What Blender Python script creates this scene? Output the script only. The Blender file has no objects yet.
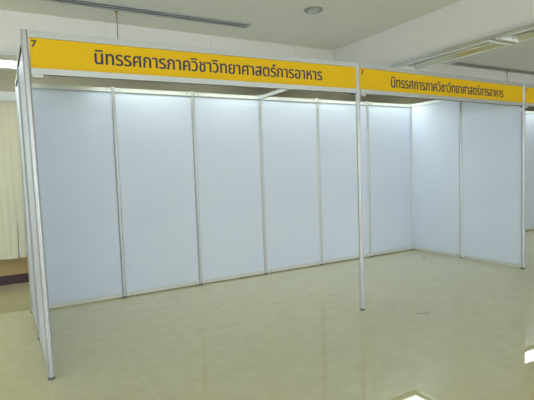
import bpy, bmesh, math, random
from mathutils import Vector, Matrix
random.seed(4)
S = bpy.context.scene
C = S.collection
PI = math.pi

# ---------------------------------------------------------------- camera
FL = 458.466
cx, cy, cz, ha, pb, rc = -.2, -3.6793, 1.4863, .5202, -.0658, -.0355
f = Vector((math.sin(ha)*math.cos(pb), math.cos(ha)*math.cos(pb), math.sin(pb)))
r = Vector((math.cos(ha), -math.sin(ha), 0)); u = r.cross(f)
r2 = math.cos(rc)*r + math.sin(rc)*u; u2 = -math.sin(rc)*r + math.cos(rc)*u
cd = bpy.data.cameras.new('camera'); cam = bpy.data.objects.new('camera', cd); C.objects.link(cam)
cd.sensor_fit = 'HORIZONTAL'; cd.sensor_width = 36; cd.lens = FL/534*36; cd.clip_start = .02
M = Matrix((r2, u2, -f)).transposed().to_4x4(); M.translation = (cx, cy, cz); cam.matrix_world = M
S.camera = cam

# ---------------------------------------------------------------- world and exposure
SKY = 7.0           # daylight outside the windows
W = bpy.data.worlds.new('world'); S.world = W; W.use_nodes = True
W.node_tree.nodes['Background'].inputs[0].default_value = (.88, .90, 1, 1)
W.node_tree.nodes['Background'].inputs[1].default_value = SKY
S.view_settings.view_transform = 'Standard'; S.view_settings.look = 'None'
S.view_settings.gamma = 1; S.view_settings.use_curve_mapping = False
S.view_settings.exposure = 0.38
LAMP = 7.5          # strength of a lit fluorescent luminaire
LAMPC = (.97, 1.0, .93)
def portal(x, y, z, w, h, rot):
    ld = bpy.data.lights.new('window_portal', 'AREA'); ld.shape = 'RECTANGLE'; ld.size = w; ld.size_y = h; ld.cycles.is_portal = True
    o = bpy.data.objects.new('window_portal', ld); C.objects.link(o); o.location = (x, y, z); o.rotation_euler = rot
FWX = [(-5.2, -1.4), (-.8, 3.0), (3.6, 7.4), (8.0, 11.8)]      # unseen windows added in the wall behind the camera, for fill daylight
LWY = [(-8.4, -5.2), (-4.8, -1.6)]                              # unseen windows added in the left wall, for side light
for a_, b_ in LWY: portal(-6.0, (a_+b_)/2, 1.75, b_-a_, 1.7, (PI/2, 0, -PI/2))
for a_, b_ in FWX: portal((a_+b_)/2, -9.0, 1.75, b_-a_, 1.7, (PI/2, 0, 0))

# ---------------------------------------------------------------- materials
def mat(name, col, rough=.5, metal=0, spec=.5, emit=None, es=0):
    m = bpy.data.materials.new(name); m.use_nodes = True
    b = m.node_tree.nodes['Principled BSDF']
    b.inputs['Base Color'].default_value = (*col, 1); b.inputs['Roughness'].default_value = rough
    b.inputs['Metallic'].default_value = metal; b.inputs['Specular IOR Level'].default_value = spec
    if emit: b.inputs['Emission Color'].default_value = (*emit, 1); b.inputs['Emission Strength'].default_value = es
    return m
def N(m, t, **k):
    n = m.node_tree.nodes.new(t)
    for a, v in k.items(): setattr(n, a, v)
    return n
def L(m, a, b): m.node_tree.links.new(a, b)
def noisy(m, scale, c1, c2, detail=4, lo=.35, hi=.65, vec=None, stretch=(1, 1, 1)):
    tc = N(m, 'ShaderNodeTexCoord'); mp = N(m, 'ShaderNodeMapping'); mp.inputs['Scale'].default_value = stretch
    L(m, tc.outputs['Object'], mp.inputs[0])
    n = N(m, 'ShaderNodeTexNoise'); n.inputs['Scale'].default_value = scale; n.inputs['Detail'].default_value = detail
    L(m, mp.outputs[0], n.inputs['Vector'])
    cr = N(m, 'ShaderNodeValToRGB'); cr.color_ramp.elements[0].position = lo; cr.color_ramp.elements[1].position = hi
    cr.color_ramp.elements[0].color = (*c1, 1); cr.color_ramp.elements[1].color = (*c2, 1)
    L(m, n.outputs['Fac'], cr.inputs[0])
    L(m, cr.outputs[0], m.node_tree.nodes['Principled BSDF'].inputs['Base Color'])
    return tc, n, cr
def line_mask(m, sep, axis, pitch, off, half):
    """1 on thin lines across an axis"""
    a = N(m, 'ShaderNodeMath', operation='SUBTRACT'); a.inputs[1].default_value = off
    L(m, sep.outputs[axis], a.inputs[0])
    p = N(m, 'ShaderNodeMath', operation='PINGPONG'); p.inputs[1].default_value = pitch/2
    L(m, a.outputs[0], p.inputs[0])
    s = N(m, 'ShaderNodeMath', operation='LESS_THAN'); s.inputs[1].default_value = half
    L(m, p.outputs[0], s.inputs[0]); return s
def seams(m, rampout, lines, col, fac):
    """mix seam colour over the base"""
    tc = N(m, 'ShaderNodeTexCoord'); sep = N(m, 'ShaderNodeSeparateXYZ'); L(m, tc.outputs['Object'], sep.inputs[0])
    cur = None
    for ax, pitch, off, half in lines:
        s = line_mask(m, sep, ax, pitch, off, half)
        if cur is None: cur = s
        else:
            mx = N(m, 'ShaderNodeMath', operation='MAXIMUM'); L(m, cur.outputs[0], mx.inputs[0]); L(m, s.outputs[0], mx.inputs[1]); cur = mx
    ml = N(m, 'ShaderNodeMath', operation='MULTIPLY'); ml.inputs[1].default_value = fac; L(m, cur.outputs[0], ml.inputs[0])
    mix = N(m, 'ShaderNodeMix', data_type='RGBA'); L(m, ml.outputs[0], mix.inputs['Factor'])
    L(m, rampout, mix.inputs['A']); mix.inputs['B'].default_value = (*col, 1)
    L(m, mix.outputs['Result'], m.node_tree.nodes['Principled BSDF'].inputs['Base Color'])

m_floor = mat('polished_beige_tile', (.5, .48, .34), .02, 0, .6)
_, fn, fcr = noisy(m_floor, 7, (.52, .485, .29), (.57, .535, .33), 10, .3, .72, stretch=(1, 1.2, 1))
seams(m_floor, fcr.outputs[0], [('X', .6, 0.0, .0022), ('Y', .6, -.98, .0022)], (.68, .66, .46), .45)
m_ceil = mat('painted_ceiling_board', (.62, .62, .56), .9, 0, .2)
_, n1, c1 = noisy(m_ceil, 160, (.72, .71, .635), (.79, .78, .71), 2, .3, .5)
seams(m_ceil, c1.outputs[0], [('X', 1.2, 2.04, .003), ('Y', .6, -.04, .003)], (.55, .53, .46), .35)
m_beam = mat('speckled_white_board', (.7, .7, .65), .9, 0, .2)
_, n1, c1 = noisy(m_beam, 90, (.62, .60, .54), (.74, .725, .67), 5, .3, .42)
seams(m_beam, c1.outputs[0], [('X', 1.2, 2.04, .003), ('Y', .6, -.10, .003)], (.50, .48, .42), .5)
m_wall = mat('beige_wall_paint', (.50, .46, .36), .8, 0, .2); noisy(m_wall, 3, (.56, .52, .40), (.60, .56, .43))
_tc = N(m_wall, 'ShaderNodeTexCoord'); _sp = N(m_wall, 'ShaderNodeSeparateXYZ'); L(m_wall, _tc.outputs['Object'], _sp.inputs[0])
_lt = N(m_wall, 'ShaderNodeMath', operation='LESS_THAN'); _lt.inputs[1].default_value = .42; L(m_wall, _sp.outputs['Z'], _lt.inputs[0])
_mx = N(m_wall, 'ShaderNodeMix', data_type='RGBA'); L(m_wall, _lt.outputs[0], _mx.inputs['Factor'])
_b = m_wall.node_tree.nodes['Principled BSDF']; L(m_wall, _b.inputs['Base Color'].links[0].from_socket, _mx.inputs['A']); _mx.inputs['B'].default_value = (.46, .34, .16, 1)
L(m_wall, _mx.outputs['Result'], _b.inputs['Base Color'])
m_base = mat('dark_maroon_vinyl', (.05, .018, .03), .45)
m_alu = mat('anodised_aluminium', (.54, .555, .55), .36, .4)
m_alu_rail = mat('satin_aluminium_rail', (.50, .515, .48), .42, .55)
m_rail2 = mat('lamplit_panel_rail', (.66, .68, .62), .45, .25)  # paler copy of the rail aluminium, lamp light put into the colour
m_foot = mat('grey_green_plastic', (.10, .13, .13), .5)
m_screw = mat('dark_lock_screw', (.12, .12, .12), .5, .5)
m_panel = mat('white_laminate_panel', (.70, .75, .83), .45, 0, .35)
noisy(m_panel, 1.5, (.66, .72, .82), (.69, .745, .84))
m_yellow = mat('yellow_sign_vinyl', (.74, .455, .005), .6, 0, .2)
m_navy = mat('navy_letters', (.018, .016, .045), .5)
m_white = mat('white_enamel', (.78, .80, .78), .4)
m_trim = mat('pale_metal_trim', (.66, .67, .65), .35, .3)
m_litback = mat('lit_diffuser_dim', (.9, .9, .9), .5, 0, .5, (.88, 1.0, .97), LAMP*.72)  # back row emission turned down and tinted cyan to soften the panel tops
m_lit = mat('lit_diffuser', (.9, .9, .9), .5, 0, .5, LAMPC, LAMP)
m_refl = mat('aluminium_reflector', (.66, .64, .49), .30, .8)
m_tubeoff = mat('unlit_tube', (.80, .80, .74), .3)
m_slot = mat('grey_diffuser_blade', (.42, .45, .43), .5, .4)
m_slotdark = mat('dark_slot', (.08, .085, .075), .8)
m_blind = mat('cream_blind_fabric', (.74, .70, .50), .8, 0, .2)
noisy(m_blind, 60, (.78, .75, .57), (.84, .81, .64), 3, stretch=(1, 1, .05))
_t = N(m_blind, 'ShaderNodeBsdfTranslucent'); _t.inputs[0].default_value = (.75, .68, .42, 1); _x = N(m_blind, 'ShaderNodeMixShader'); _x.inputs[0].default_value = .08
L(m_blind, m_blind.node_tree.nodes['Principled BSDF'].outputs[0], _x.inputs[1]); L(m_blind, _t.outputs[0], _x.inputs[2]); L(m_blind, _x.outputs[0], m_blind.node_tree.nodes['Material Output'].inputs[0])
m_wire = mat('dark_wire', (.10, .10, .09), .5, .4)
m_brass = mat('brass_hook', (.42, .33, .15), .4, .7)
m_glass = mat('window_glass', (.8, .85, .88), .03)
_t = N(m_glass, 'ShaderNodeBsdfTransparent'); _t.inputs[0].default_value = (.93, .96, .96, 1); _g = N(m_glass, 'ShaderNodeBsdfGlossy'); _g.inputs['Roughness'].default_value = .03
_x = N(m_glass, 'ShaderNodeMixShader'); _x.inputs[0].default_value = .07; L(m_glass, _t.outputs[0], _x.inputs[1]); L(m_glass, _g.outputs[0], _x.inputs[2])
L(m_glass, _x.outputs[0], m_glass.node_tree.nodes['Material Output'].inputs[0])
m_bulb = mat('frosted_lens', (.48, .49, .47), .25, .5)
m_rim = mat('shaded_downlight_rim', (.26, .25, .19), .4, .4)  # shadow round the rim put into its dark colour
m_speck = mat('brown_litter', (.22, .16, .08), .8)

# ---------------------------------------------------------------- helpers
def box(bm, x0, x1, y0, y1, z0, z1, bev=0):
    vs = [bm.verts.new((x, y, z)) for z in (z0, z1) for x, y in ((x0, y0), (x1, y0), (x1, y1), (x0, y1))]
    fs = [bm.faces.new([vs[i] for i in q]) for q in ((3, 2, 1, 0), (4, 5, 6, 7), (0, 1, 5, 4), (1, 2, 6, 5), (2, 3, 7, 6), (3, 0, 4, 7))]
    if bev:
        es = list({e for f_ in fs for e in f_.edges})
        bmesh.ops.bevel(bm, geom=es, offset=bev, segments=2, affect='EDGES', profile=.6)
def prism(bm, prof, z0, z1, cx=0, cy=0):
    a = [bm.verts.new((cx+x, cy+y, z0)) for x, y in prof]; b = [bm.verts.new((cx+x, cy+y, z1)) for x, y in prof]
    n = len(prof)
    for i in range(n): bm.faces.new((a[i], a[(i+1) % n], b[(i+1) % n], b[i]))
    bm.faces.new(a[::-1]); bm.faces.new(b)
def cyl(bm, p0, p1, rad, seg=12, rad2=None):
    p0 = Vector(p0); p1 = Vector(p1); d = p1-p0
    bmesh.ops.create_cone(bm, cap_ends=True, segments=seg, radius1=rad, radius2=rad if rad2 is None else rad2, depth=d.length,
        matrix=Matrix.Translation((p0+p1)/2) @ d.to_track_quat('Z', 'Y').to_matrix().to_4x4())
def lathe(bm, prof, seg=32, c=(0, 0, 0)):
    rings = []
    for r_, z in prof: rings.append([bm.verts.new((c[0]+r_*math.cos(2*PI*i/seg), c[1]+r_*math.sin(2*PI*i/seg), c[2]+z)) for i in range(seg)])
    for a, b in zip(rings, rings[1:]):
        for i in range(seg): bm.faces.new((a[i], a[(i+1) % seg], b[(i+1) % seg], b[i]))
    bm.faces.new(rings[0][::-1]); bm.faces.new(rings[-1])
def obj(name, bm, m, parent=None, smooth=False):
    bmesh.ops.recalc_face_normals(bm, faces=bm.faces)
    me = bpy.data.meshes.new(name); bm.to_mesh(me); bm.free(); me.materials.append(m)
    if smooth:
        for p in me.polygons: p.use_smooth = True
    o = bpy.data.objects.new(name, me); C.objects.link(o)
    if parent: o.parent = parent
    return o
def BM(): return bmesh.new()
def bobj(name, m, parent, *boxes, bev=0):
    bm = BM()
    for b in boxes: box(bm, *b, bev=bev)
    return obj(name, bm, m, parent)
def thing(name, label, cat, loc=(0, 0, 0), rz=0, group=None):
    o = bpy.data.objects.new(name, None); C.objects.link(o); o.empty_display_size = .1
    o.location = loc; o.rotation_euler = (0, 0, rz); o['label'] = label; o['category'] = cat
    if group: o['group'] = group
    return o
def dup(root, loc, label, rz=None):
    r_ = root.copy(); C.objects.link(r_); r_.location = loc; r_['label'] = label
    if rz is not None: r_.rotation_euler = (0, 0, rz)
    for ch in list(root.children):
        c = ch.copy(); C.objects.link(c); c.parent = r_
        for g in ch.children:
            d = g.copy(); C.objects.link(d); d.parent = c
    return r_
def struct(o): o['kind'] = 'structure'; return o

# ---------------------------------------------------------------- room shell
X0, X1, Y0, Y1, H = -6.0, 15.0, -9.0, 3.70, 3.10
BZ = 2.69                       # underside of the ceiling beams
struct(bobj('floor', m_floor, None, (X0, X1, Y0, Y1, -.1, 0)))
bm = BM()
box(bm, X0, X1, Y0, Y1, H, H+.1)
struct(obj('ceiling', bm, m_ceil))
BY0, BY1 = 1.44, 2.11           # beam over the back of the stands
ROW2 = (-6.1, -5.47)            # beam behind the camera
CROSS = (-4.5, 3.88)            # beams running away from the camera, .55 wide
def beam(x0, x1, y0, y1, slots):
    bm = BM()
    """beam with a recess .06 deep open at the bottom for each luminaire (slots = list of x0,x1,y0,y1)"""
    box(bm, x0, x1, y0, y1, BZ+.07, H)
    # the lower .07 as strips round the recess band
    if x1-x0 > y1-y0:
        a, b = slots; box(bm, x0, x1, y0, a, BZ, BZ+.07); box(bm, x0, x1, b, y1, BZ, BZ+.07)
    else:
        a, b = slots; box(bm, x0, a, y0, y1, BZ, BZ+.07); box(bm, b, x1, y0, y1, BZ, BZ+.07)
    struct(obj('ceiling_beam', bm, m_beam))
beam(X0, X1, BY0, BY1, (1.675, 2.055))
beam(X0, X1, ROW2[0], ROW2[1], (ROW2[0]+.13, ROW2[0]+.51))
for cxb in CROSS: beam(cxb, cxb+.55, ROW2[1]+.001, BY0-.001, (cxb+.16, cxb+.52))
beam(12.3, 12.85, ROW2[1]+.001, BY0-.001, (12.46, 12.82))
# back wall with a wide window behind the blind
WX0, WX1, WZ0, WZ1 = -2.6, 1.6, 1.48, 2.45
struct(bobj('wall_back', m_wall, None, (X0, WX0, Y1, Y1+.12, 0, H), (WX1, X1, Y1, Y1+.12, 0, H), (WX0, WX1, Y1, Y1+.12, 0, WZ0), (WX0, WX1, Y1, Y1+.12, WZ1, H)))
struct(bobj('wall_left', m_wall, None, (X0-.12, X0, Y0, Y1, 0, .9), (X0-.12, X0, Y0, Y1, 2.6, H),
    (X0-.12, X0, Y0, LWY[0][0], .9, 2.6), (X0-.12, X0, LWY[0][1], LWY[1][0], .9, 2.6), (X0-.12, X0, LWY[1][1], Y1, .9, 2.6)))
for i, (a_, b_) in enumerate(LWY):  # added windows out of view, letting in side light
    m_ = (a_+b_)/2; xa, xb = X0-.08, X0-.03
    w_ = struct(bobj('window_%d' % (i+6), m_trim, None, (xa, xb, a_, b_, .9, .95), (xa, xb, a_, b_, 2.55, 2.6), (xa, xb, a_, a_+.05, .95, 2.55),
        (xa, xb, b_-.05, b_, .95, 2.55), (xa, xb, m_-.025, m_+.025, .95, 2.55)))
    bobj('glass_pane', m_glass, w_, (X0-.058, X0-.052, a_+.04, b_-.04, .94, 2.56))
struct(bobj('wall_right', m_wall, None, (X1, X1+.12, Y0, Y1, 0, H)))
edges = [X0] + [v for w_ in FWX for v in w_] + [X1]
struct(bobj('wall_front', m_wall, None, (X0, X1, Y0-.12, Y0, 0, .9), (X0, X1, Y0-.12, Y0, 2.6, H),
    *[(edges[i], edges[i+1], Y0-.12, Y0, .9, 2.6) for i in range(0, len(edges), 2)]))
for i, (a_, b_) in enumerate(FWX):  # added windows out of view, fill from behind the camera
    m_ = (a_+b_)/2
    w_ = struct(bobj('window_%d' % (i+2), m_trim, None, (a_, b_, Y0-.08, Y0-.03, .9, .95), (a_, b_, Y0-.08, Y0-.03, 2.55, 2.6), (a_, a_+.05, Y0-.08, Y0-.03, .95, 2.55),
        (b_-.05, b_, Y0-.08, Y0-.03, .95, 2.55), (m_-.025, m_+.025, Y0-.08, Y0-.03, .95, 2.55)))
    bobj('glass_pane', m_glass, w_, (a_+.04, b_-.04, Y0-.058, Y0-.052, .94, 2.56))
struct(bobj('baseboard_back', m_base, None, (X0, X1, Y1-.018, Y1, 0, .13), bev=.004))
wf = struct(bobj('window_1', m_trim, None, (WX0, WX1, Y1+.03, Y1+.08, WZ0, WZ0+.05), (WX0, WX1, Y1+.03, Y1+.08, WZ1-.05, WZ1),
    (WX0, WX0+.05, Y1+.03, Y1+.08, WZ0, WZ1), (WX1-.05, WX1, Y1+.03, Y1+.08, WZ0, WZ1), (-.52, -.47, Y1+.03, Y1+.08, WZ0, WZ1)))
bobj('glass_pane', m_glass, wf, (WX0+.04, WX1-.04, Y1+.05, Y1+.056, WZ0+.04, WZ1-.04))
# metal edge trims under the cross beam
t1 = CROSS[1]
struct(bobj('trim_1', m_trim, None, (t1-.012, t1+.03, ROW2[1], BY0, BZ-.014, BZ+.02), bev=.003))
struct(bobj('trim_2', m_trim, None, (t1+.085, t1+.115, ROW2[1], BY0, BZ-.010, BZ+.001)))
struct(bobj('trim_3', m_trim, None, (t1+.515, t1+.562, ROW2[1], BY0, BZ-.014, BZ+.02), bev=.003))
struct(bobj('trim_4', m_trim, None, (X0, X1, BY0-.012, BY0+.03, BZ-.014, BZ+.02)))
struct(bobj('trim_5', m_trim, None, (X0, X1, BY1-.03, BY1+.012, BZ-.014, BZ+.02)))

# ---------------------------------------------------------------- ceiling luminaires
def lum_lit(label, group):
    t = thing('fluorescent_luminaire', label, 'ceiling light', (0, 0, 0), 0, group)
    bobj('housing', m_white, t, (-.63, .63, -.185, -.165, -.012, .06), (-.63, .63, .165, .185, -.012, .06), (-.63, -.61, -.165, .165, -.012, .06), (.61, .63, -.165, .165, -.012, .06), (-.63, .63, -.185, .185, .045, .062))
    bobj('diffuser', m_litback, t, (-.608, .608, -.163, .163, -.008, .03))
    return t
def lum_off(label, group):
    t = thing('unlit_luminaire', label, 'ceiling light', (0, 0, 0), 0, group)
    bobj('housing', m_white, t, (-.63, .63, -.175, -.160, -.016, .06), (-.63, .63, .160, .175, -.016, .06), (-.63, -.60, -.16, .16, -.016, .06), (.60, .63, -.16, .16, -.016, .06))
    bm = BM()
    pr = [(-.160, -.008), (-.085, .046), (.085, .046), (.160, -.008), (.160, .058), (-.160, .058)]   # plain trough
    a = [bm.verts.new((-.6, p[0], p[1])) for p in pr]; b = [bm.verts.new((.6, p[0], p[1])) for p in pr]
    n = len(pr)
    for i in range(n): bm.faces.new((a[i], a[(i+1) % n], b[(i+1) % n], b[i]))
    bm.faces.new(a); bm.faces.new(b[::-1])
    obj('reflector', bm, m_refl, t)
    for s in (-1, 1):
        bm = BM(); cyl(bm, (-.595, s*.05, .024), (.595, s*.05, .024), .0125, 14); obj('tube', bm, m_tubeoff, t, True)
        for e in (-.600, .575): bobj('lamp_holder', m_white, t, (e, e+.025, s*.05-.014, s*.05+.014, .006, .044))
    return t
PX = 1.35
xs = [-.53-PX*k for k in (2, 1, 0)] + [1.38, 2.73, 4.08, 5.43, 6.78, 8.13, 9.48, 10.83]
ll = ['far left of the row, beyond the frame edge', 'left of the booth beyond the window corner', 'beside the left corner post above the blind',
      'above the third back panel', 'above the middle brace of the booth', 'above the fifth back panel', 'above the right back corner',
      'just past the right divider', 'over the neighbouring booth, near end', 'over the neighbouring booth, seen at the right edge', 'over the neighbouring booth, far end']
g = 'lit luminaires in the beam over the back panels'
first = None
for x, s in zip(xs, ll):
    lab = 'lit white fluorescent luminaire ' + s
    if first is None: first = lum_lit(lab, g); first.location = (x, 1.865, BZ)
    else: dup(first, (x, 1.865, BZ), lab)
for k, x in enumerate((-2.6, -.6, 1.4, 6.2, 9.6)):  # unseen luminaires added behind the camera to light the booth front
    w = ('far left', 'left', 'middle', 'right', 'far right')[k]
    o = lum_lit('added fill luminaire behind the viewer, %s of its row' % w, 'added fill luminaires behind the viewer'); o.location = (x, ROW2[0]+.32, BZ)
    o.children[1].data.materials[0] = m_lit
labs = ('unlit luminaire under the right ceiling beam, next to the sign top', 'unlit luminaire under the right ceiling beam, at the picture edge', 'unlit luminaire under the right ceiling beam, nearest the viewer')
o = lum_off(labs[0], 'unlit luminaires'); o.location = (t1+.34, -.16, BZ); o.rotation_euler = (0, 0, PI/2)
for k in (1, 2): dup(o, (t1+.34, -.16-1.33*k, BZ), labs[k], PI/2)
# unseen fill battens added to brighten the aisle between the stands and the window wall
for k in range(5):
    lab = 'added fill batten on the aisle ceiling behind the booth, %s' % ('far left', 'behind the left corner', 'behind the middle of the booth', 'behind the right corner', 'far right')[k]
    if k == 0:
        bt = thing('fill_batten', lab, 'ceiling light', (-2.4, 2.9, H), 0, 'added aisle fill battens')
        bobj('housing', m_white, bt, (-.62, .62, -.03, .03, -.045, 0), bev=.004)
        bm = BM(); cyl(bm, (-.58, 0, -.062), (.58, 0, -.062), .0155, 8); obj('tube', bm, m_lit, bt, True)
    else: dup(bt, (-2.4+2.6*k, 2.9, H), lab)

# ---------------------------------------------------------------- slot air diffusers
def slot_diffuser(x0, x1, y, label):
    t = thing('slot_air_diffuser', label, 'air vent', ((x0+x1)/2, y, H), 0, 'slot diffusers in the ceiling')
    hl = (x1-x0)/2
    bobj('frame', m_slot, t, (-hl, hl, -.072, -.052, -.013, 0), (-hl, hl, .052, .072, -.013, 0), (-hl, -hl+.03, -.052, .052, -.013, 0), (hl-.03, hl, -.052, .052, -.013, 0))
    bobj('blade', m_slot, t, (-hl+.03, hl-.03, -.010, .010, -.010, 0))
    bobj('backing', m_slotdark, t, (-hl+.03, hl-.03, -.052, -.010, -.003, 0), (-hl+.03, hl-.03, .010, .052, -.003, 0))
slot_diffuser(-3.2, 2.29, .93, 'long grey slot diffuser in the ceiling above the left sign')
slot_diffuser(6.25, 11.5, 1.29, 'grey slot diffuser in the next ceiling bay above the right sign')

# recessed downlight
t = thing('recessed_downlight', 'small round downlight in the ceiling above the left sign', 'downlight', (2.66, .22, H))
bm = BM(); lathe(bm, [(.070, -.004), (.090, -.010), (.096, -.004), (.096, .0), (.066, .0)]); obj('rim', bm, m_rim, t, True)
bm = BM(); lathe(bm, [(.0, -.034), (.03, -.031), (.055, -.022), (.069, -.006), (.069, 0)][1:]); obj('lens', bm, m_bulb, t, True)

# hanging wires
def wire(x, y, z1, label):
    t = thing('hanging_wire', label, 'wire', (x, y, H), 0, 'wires hanging from the ceiling')
    bm = BM(); cyl(bm, (0, 0, -.05), (0, 0, z1-H), .004, 8); obj('cord', bm, m_wire, t)
    bm = BM(); cyl(bm, (0, 0, 0), (0, 0, -.022), .016, 12); cyl(bm, (0, 0, -.02), (0, 0, -.06), .008, 10); obj('hook', bm, m_brass, t)
wire(.87, 1.03, 2.50, 'thin dark wire hanging from the ceiling above the left sign')
wire(7.78, 1.40, 2.50, 'thin grey wire hanging behind the right end of the second sign')

# ---------------------------------------------------------------- window blind
t = thing('vertical_blind', 'cream vertical slat blind with a white headrail, left of the booth', 'window blind', (-.62, 3.6, 0))
bobj('headrail', m_white, t, (-1.9, 1.4, -.06, .095, 2.545, 2.675), bev=.006)
bobj('rail_lip', m_trim, t, (-1.9, 1.4, -.07, -.055, 2.545, 2.565))
def slat_mesh(xl, xr, zb, cut=0, a=.05):
    bm = BM(); zt = 2.55; n = 6; cols = []
    for zz, w in ((zb, 1), (1.47, 0), (zt, 0)):
        row = []
        r_ = xr-cut*w
        for i in range(n+1):
            x_ = xl+(r_-xl)*i/n; q = 2*i/n-1
            row.append((x_, a*(x_-xl)-.006*(1-q*q), zz))
        cols.append(row)
    F = [[bm.verts.new(p) for p in row] for row in cols]; B = [[bm.verts.new((p[0], p[1]+.0016, p[2])) for p in row] for row in cols]
    for j_ in range(2):
        for i in range(n):
            bm.faces.new((F[j_][i], F[j_][i+1], F[j_+1][i+1], F[j_+1][i])); bm.faces.new((B[j_+1][i], B[j_+1][i+1], B[j_][i+1], B[j_][i]))
        bm.faces.new((F[j_][0], F[j_+1][0], B[j_+1][0], B[j_][0])); bm.faces.new((F[j_][n], B[j_][n], B[j_+1][n], F[j_+1][n]))
    for i in range(n):
        bm.faces.new((F[0][i], B[0][i], B[0][i+1], F[0][i+1])); bm.faces.new((F[2][i], F[2][i+1], B[2][i+1], B[2][i]))
    return bm
for k in range(36):
    xl = -.060 + .62 + .0845*(k-21)                      # left edge, local to the blind
    sl = obj('slat', slat_mesh(xl, xl+.0945, .375+random.uniform(-.006, .006), .028 if k == 20 else (.02 if k == 21 else 0)), m_blind, t)
    if k in (21, 22): bobj('weight_clip', m_white, sl, (xl-.004, xl+.016, -.016, -.002, .40, .57), bev=.002)

# ---------------------------------------------------------------- booth system
P = .99; D = 1.965; PH = 2.526
MX, MY = 2.948, -.097            # the free post stands a touch forward of the line
def octo(rad, slot=.0045, depth=.005):
    """system post section: octagon with a groove in the middle of each face"""
    out = []; ap = rad*math.cos(PI/8)
    for k in range(8):
        a = k*PI/4; nx, ny = math.cos(a), math.sin(a); tx, ty = -ny, nx; h = ap*math.tan(PI/8)
        for s, dd in ((-h, 0), (-slot/2, 0), (-slot/2, depth), (slot/2, depth), (slot/2, 0)):
            out.append((nx*(ap-dd)+tx*s, ny*(ap-dd)+ty*s))
    return out
def make_post(label, group):
    t = thing('booth_post', label, 'post', (0, 0, 0), 0, group)
    bm = BM(); prism(bm, octo(.0240), .018, PH-.003); obj('shaft', bm, m_alu, t)
    bm = BM(); lathe(bm, [(.023, 0), (.026, .003), (.026, .014), (.020, .0185)], 16); obj('foot', bm, m_foot, t)
    bm = BM(); lathe(bm, [(.0235, PH-.004), (.0235, PH-.001), (.020, PH+.001)], 8); obj('cap', bm, m_alu, t)
    return t
gb = 'aluminium posts of the back wall'; gf = 'aluminium posts holding the yellow signs'; gs = 'aluminium posts inside the side walls'
posts = [((0, 0, 0), 'aluminium post at the left front corner, nearest the viewer', gf),
 ((MX, MY, 0), 'free-standing aluminium post between the two yellow signs', gf),
 ((6*P, 0, 0), 'aluminium post at the right end of the second sign', gf),
 ((9*P, 0, 0), 'aluminium post at the far end of the third sign, beyond the frame', gf),
 ((0, D/2, 0), 'middle aluminium post of the left side wall', gs),
 ((6*P, D/2, 0), 'middle aluminium post of the right side wall', gs)]
bl = ['at the left back corner of the booth', 'first seam from the left in the back wall', 'second seam from the left in the back wall', 'third seam from the left, where the brace meets',
      'fourth seam from the left in the back wall', 'fifth seam from the left, just right of the free post', 'at the right back corner of the booth']
for k in range(12):
    posts.append(((k*P, D, 0), 'aluminium post ' + bl[k] if k < 7 else
        ('aluminium post at the right picture edge in the neighbouring back wall' if k == 10 else 'aluminium post of the neighbouring back wall, number %s past the divider' % ('one', 'two', 'three', 'four', 'five')[k-7]), gb))
p0 = None
for loc, lab, gr in posts:
    if p0 is None: p0 = make_post(lab, gr); p0.location = loc
    else: q = dup(p0, loc, lab); q['group'] = gr
    if loc[:2] == (0, D/2): q.location.x = .012; q.rotation_euler = (0, -math.radians(.5), 0)
p0.location.x = .019; p0.rotation_euler = (0, -math.radians(.62), 0)

RH = .048
def make_panel(label, group, width=P):
    t = thing('wall_panel', label, 'partition panel', (0, 0, 0), 0, group)
    h = width/2 - .0235
    bobj('sheet', m_panel, t, (-h, h, -.002, .002, .052, PH-RH))
    for nm, z0, z1 in (('bottom_rail', .016, .016+RH-.006), ('top_rail', PH-RH-.012, PH-.014)):
        rail = bobj(nm, m_rail2, t, (-h, h, -.012, .012, z0, z1), (-h, h, -.014, .014, z0, z0+.008), (-h, h, -.014, .014, z1-.008, z1))
        zc = (z0+z1)/2
        for s in (-1, 1):
            bm = BM(); cyl(bm, (s*(h-.055), -.015, zc), (s*(h-.055), -.008, zc), .0065, 10); obj('lock_screw', bm, m_screw, rail)
    return t
pl = ['leftmost white panel of the back wall, next to the near corner post', 'second white back wall panel from the left', 'third white back wall panel from the left',
      'fourth white back wall panel, right of the brace', 'fifth white back wall panel, seen left of the free post', 'last white back wall panel before the right corner',
      'hidden white panel of the neighbouring back wall by the divider', 'second hidden white panel of the neighbouring back wall', 'third white panel of the neighbouring back wall', 'white neighbouring back wall panel glimpsed past the right post', 'white neighbouring back wall panel at the extreme right edge']
pb0 = None
for k in range(11):
    loc = ((k+.5)*P, D, 0)
    if pb0 is None: pb0 = make_panel(pl[k], 'back wall panels'); pb0.location = loc
    else: dup(pb0, loc, pl[k])
pside = make_panel('white side panel at the left back, seen edge on', 'side wall panels', D/2); pside.location = (.006, D*.75, 0)
dup(pside, (6*P, D*.75, 0), 'white right side wall panel next to the back corner', -PI/2)
dup(pside, (6*P, D*.25, 0), 'white right side wall panel at the open front', -PI/2)
q = dup(pside, (.016, D*.25, 0), 'white side panel at the left front, seen edge on'); q.rotation_euler = (-math.radians(.67), 0, PI/2+.009)
pside.rotation_euler = (-math.radians(.25), 0, PI/2+.009)

# brace from the back wall to the middle front post
t = thing('booth_brace', 'slender aluminium beam crossing from back wall to the sign', 'brace', ((3*P+MX)/2, (D+MY)/2, 0), math.atan2(-(3*P-MX), D-MY))
hb = (D-MY)/2-.0235
bobj('rail', m_alu_rail, t, (-.012, .012, -hb, hb, PH-.058, PH-.014), (-.0145, .0145, -hb, hb, PH-.058, PH-.050), (-.0145, .0145, -hb, hb, PH-.022, PH-.014))
for a_ in (-hb, hb-.05): bobj('end_lock', m_alu, t, (-.017, .017, a_, a_+.05, PH-.056, PH-.003))

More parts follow.
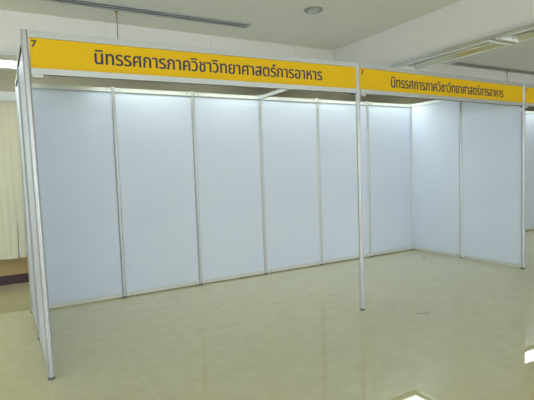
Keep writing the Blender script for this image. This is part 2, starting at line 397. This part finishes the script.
# ---------------------------------------------------------------- signs
TH = '\u0e19\u0e34\u0e17\u0e23\u0e23\u0e28\u0e01\u0e32\u0e23\u0e20\u0e32\u0e04\u0e27\u0e34\u0e0a\u0e32\u0e27\u0e34\u0e17\u0e22\u0e32\u0e28\u0e32\u0e2a\u0e15\u0e23\u0e4c\u0e01\u0e32\u0e23\u0e2d\u0e32\u0e2b\u0e32\u0e23'
def text_mesh(name, body, m, parent, x0, x1, z0, z1, y, off=0, fitz=True):
    cu = bpy.data.curves.new(name, 'FONT'); cu.body = body; cu.size = .1; cu.extrude = .0008; cu.resolution_u = 3
    o = bpy.data.objects.new('tmp', cu); C.objects.link(o)
    dg = bpy.context.evaluated_depsgraph_get(); me = bpy.data.meshes.new_from_object(o.evaluated_get(dg))
    bpy.data.objects.remove(o); bpy.data.curves.remove(cu)
    X = [v.co.x for v in me.vertices]; Z = [v.co.y for v in me.vertices]
    sx = (x1-x0)/(max(X)-min(X)); sz = (z1-z0)/(max(Z)-min(Z)); mx, mz = min(X), min(Z)
    for v in me.vertices: v.co = (x0+(v.co.x-mx)*sx, y-v.co.z, z0+(v.co.y-mz)*sz)
    if off:                                             # heavier strokes: nudged copies of every glyph, sunk a hair behind one another
        b_ = bmesh.new()
        for q, (dx, dz) in enumerate(((0, 0), (off, 0), (-off, 0), (off*.5, off*.35), (-off*.5, -off*.35))):
            t_ = me.copy()
            for v in t_.vertices: v.co += Vector((dx, q*.00004, dz))
            b_.from_mesh(t_); bpy.data.meshes.remove(t_)
        b_.to_mesh(me); b_.free()
    me.name = name; me.materials.clear(); me.materials.append(m)
    q = bpy.data.objects.new(name, me); C.objects.link(q); q.parent = parent
    return q
ZT, ZB = 2.520, 2.220           # sign top and bottom
def sign(k, label, text, tx):
    a_ = ((0, 0), (MX, MY), (6*P, 0))[k]; b_ = ((MX, MY), (6*P, 0), (9*P, 0))[k]; ln = math.hypot(b_[0]-a_[0], b_[1]-a_[1])
    t = thing('fascia_sign', label, 'sign', (a_[0], a_[1], 0), math.atan2(b_[1]-a_[1], b_[0]-a_[0]), 'yellow fascia signs over the booth fronts')
    a, b = (.0225 if k == 0 else .0235), ln-.0235
    bobj('board', m_yellow, t, (a, b, -.004, .004, ZB+.035, ZT-.035))
    bobj('top_rail', m_alu_rail, t, (a, b, -.013, .013, ZT-.043, ZT), (a, b, -.016, .016, ZT-.010, ZT), (a, b, -.016, .016, ZT-.045, ZT-.038))
    bobj('bottom_rail', m_alu_rail, t, (a, b, -.013, .013, ZB, ZB+.043), (a, b, -.016, .016, ZB, ZB+.010), (a, b, -.016, .016, ZB+.036, ZB+.043))
    if text: text_mesh('lettering', TH, m_navy, t, tx[0], tx[1], tx[2], tx[3], -.0052, .0026)
    text_mesh('number', '7', m_navy, t, (.034 if k == 0 else .05), (.068 if k == 0 else .082), 2.412, 2.458, -.0052, .0015)
    bobj('lock_tab', m_alu_rail, t, (a+.005, a+.075, -.012, .012, ZB-.022, ZB), bev=.002)
    bobj('lock_tab', m_screw, t, (b-.05, b-.005, -.010, .010, ZB-.014, ZB), bev=.002)
sign(0, 'yellow sign with navy Thai lettering on the left half of the booth', True, (.455, 2.515, 2.322, 2.434))
sign(1, 'yellow sign with navy Thai lettering right of the free-standing post', True, (.475, 2.52, 2.310, 2.428))
sign(2, 'short visible end of a yellow sign at the right picture edge', True, (.47, 2.5, 2.300, 2.414))

# ---------------------------------------------------------------- bits of litter
bm = BM(); box(bm, -.009, .009, -.005, .005, 0, .005, bev=.0015); cyl(bm, (.008, 0, .004), (.095, -.05, .003), .0015, 6)
o = obj('litter_scrap', bm, m_speck); o.location = (3.30, -.52, 0); o['label'] = 'tiny brown stalk-like scrap on the floor right of the free post'; o['category'] = 'litter'
bm = BM(); bmesh.ops.create_icosphere(bm, subdivisions=1, radius=.011, matrix=Matrix.Translation((0, 0, .009)))
for v in bm.verts: v.co.x *= 1.3+.4*math.sin(v.co.y*400)
o = obj('litter_crumb', bm, m_speck); o.location = (5.45, 1.29, 0); o['label'] = 'tiny dark crumb on the floor near the right back corner'; o['category'] = 'litter'
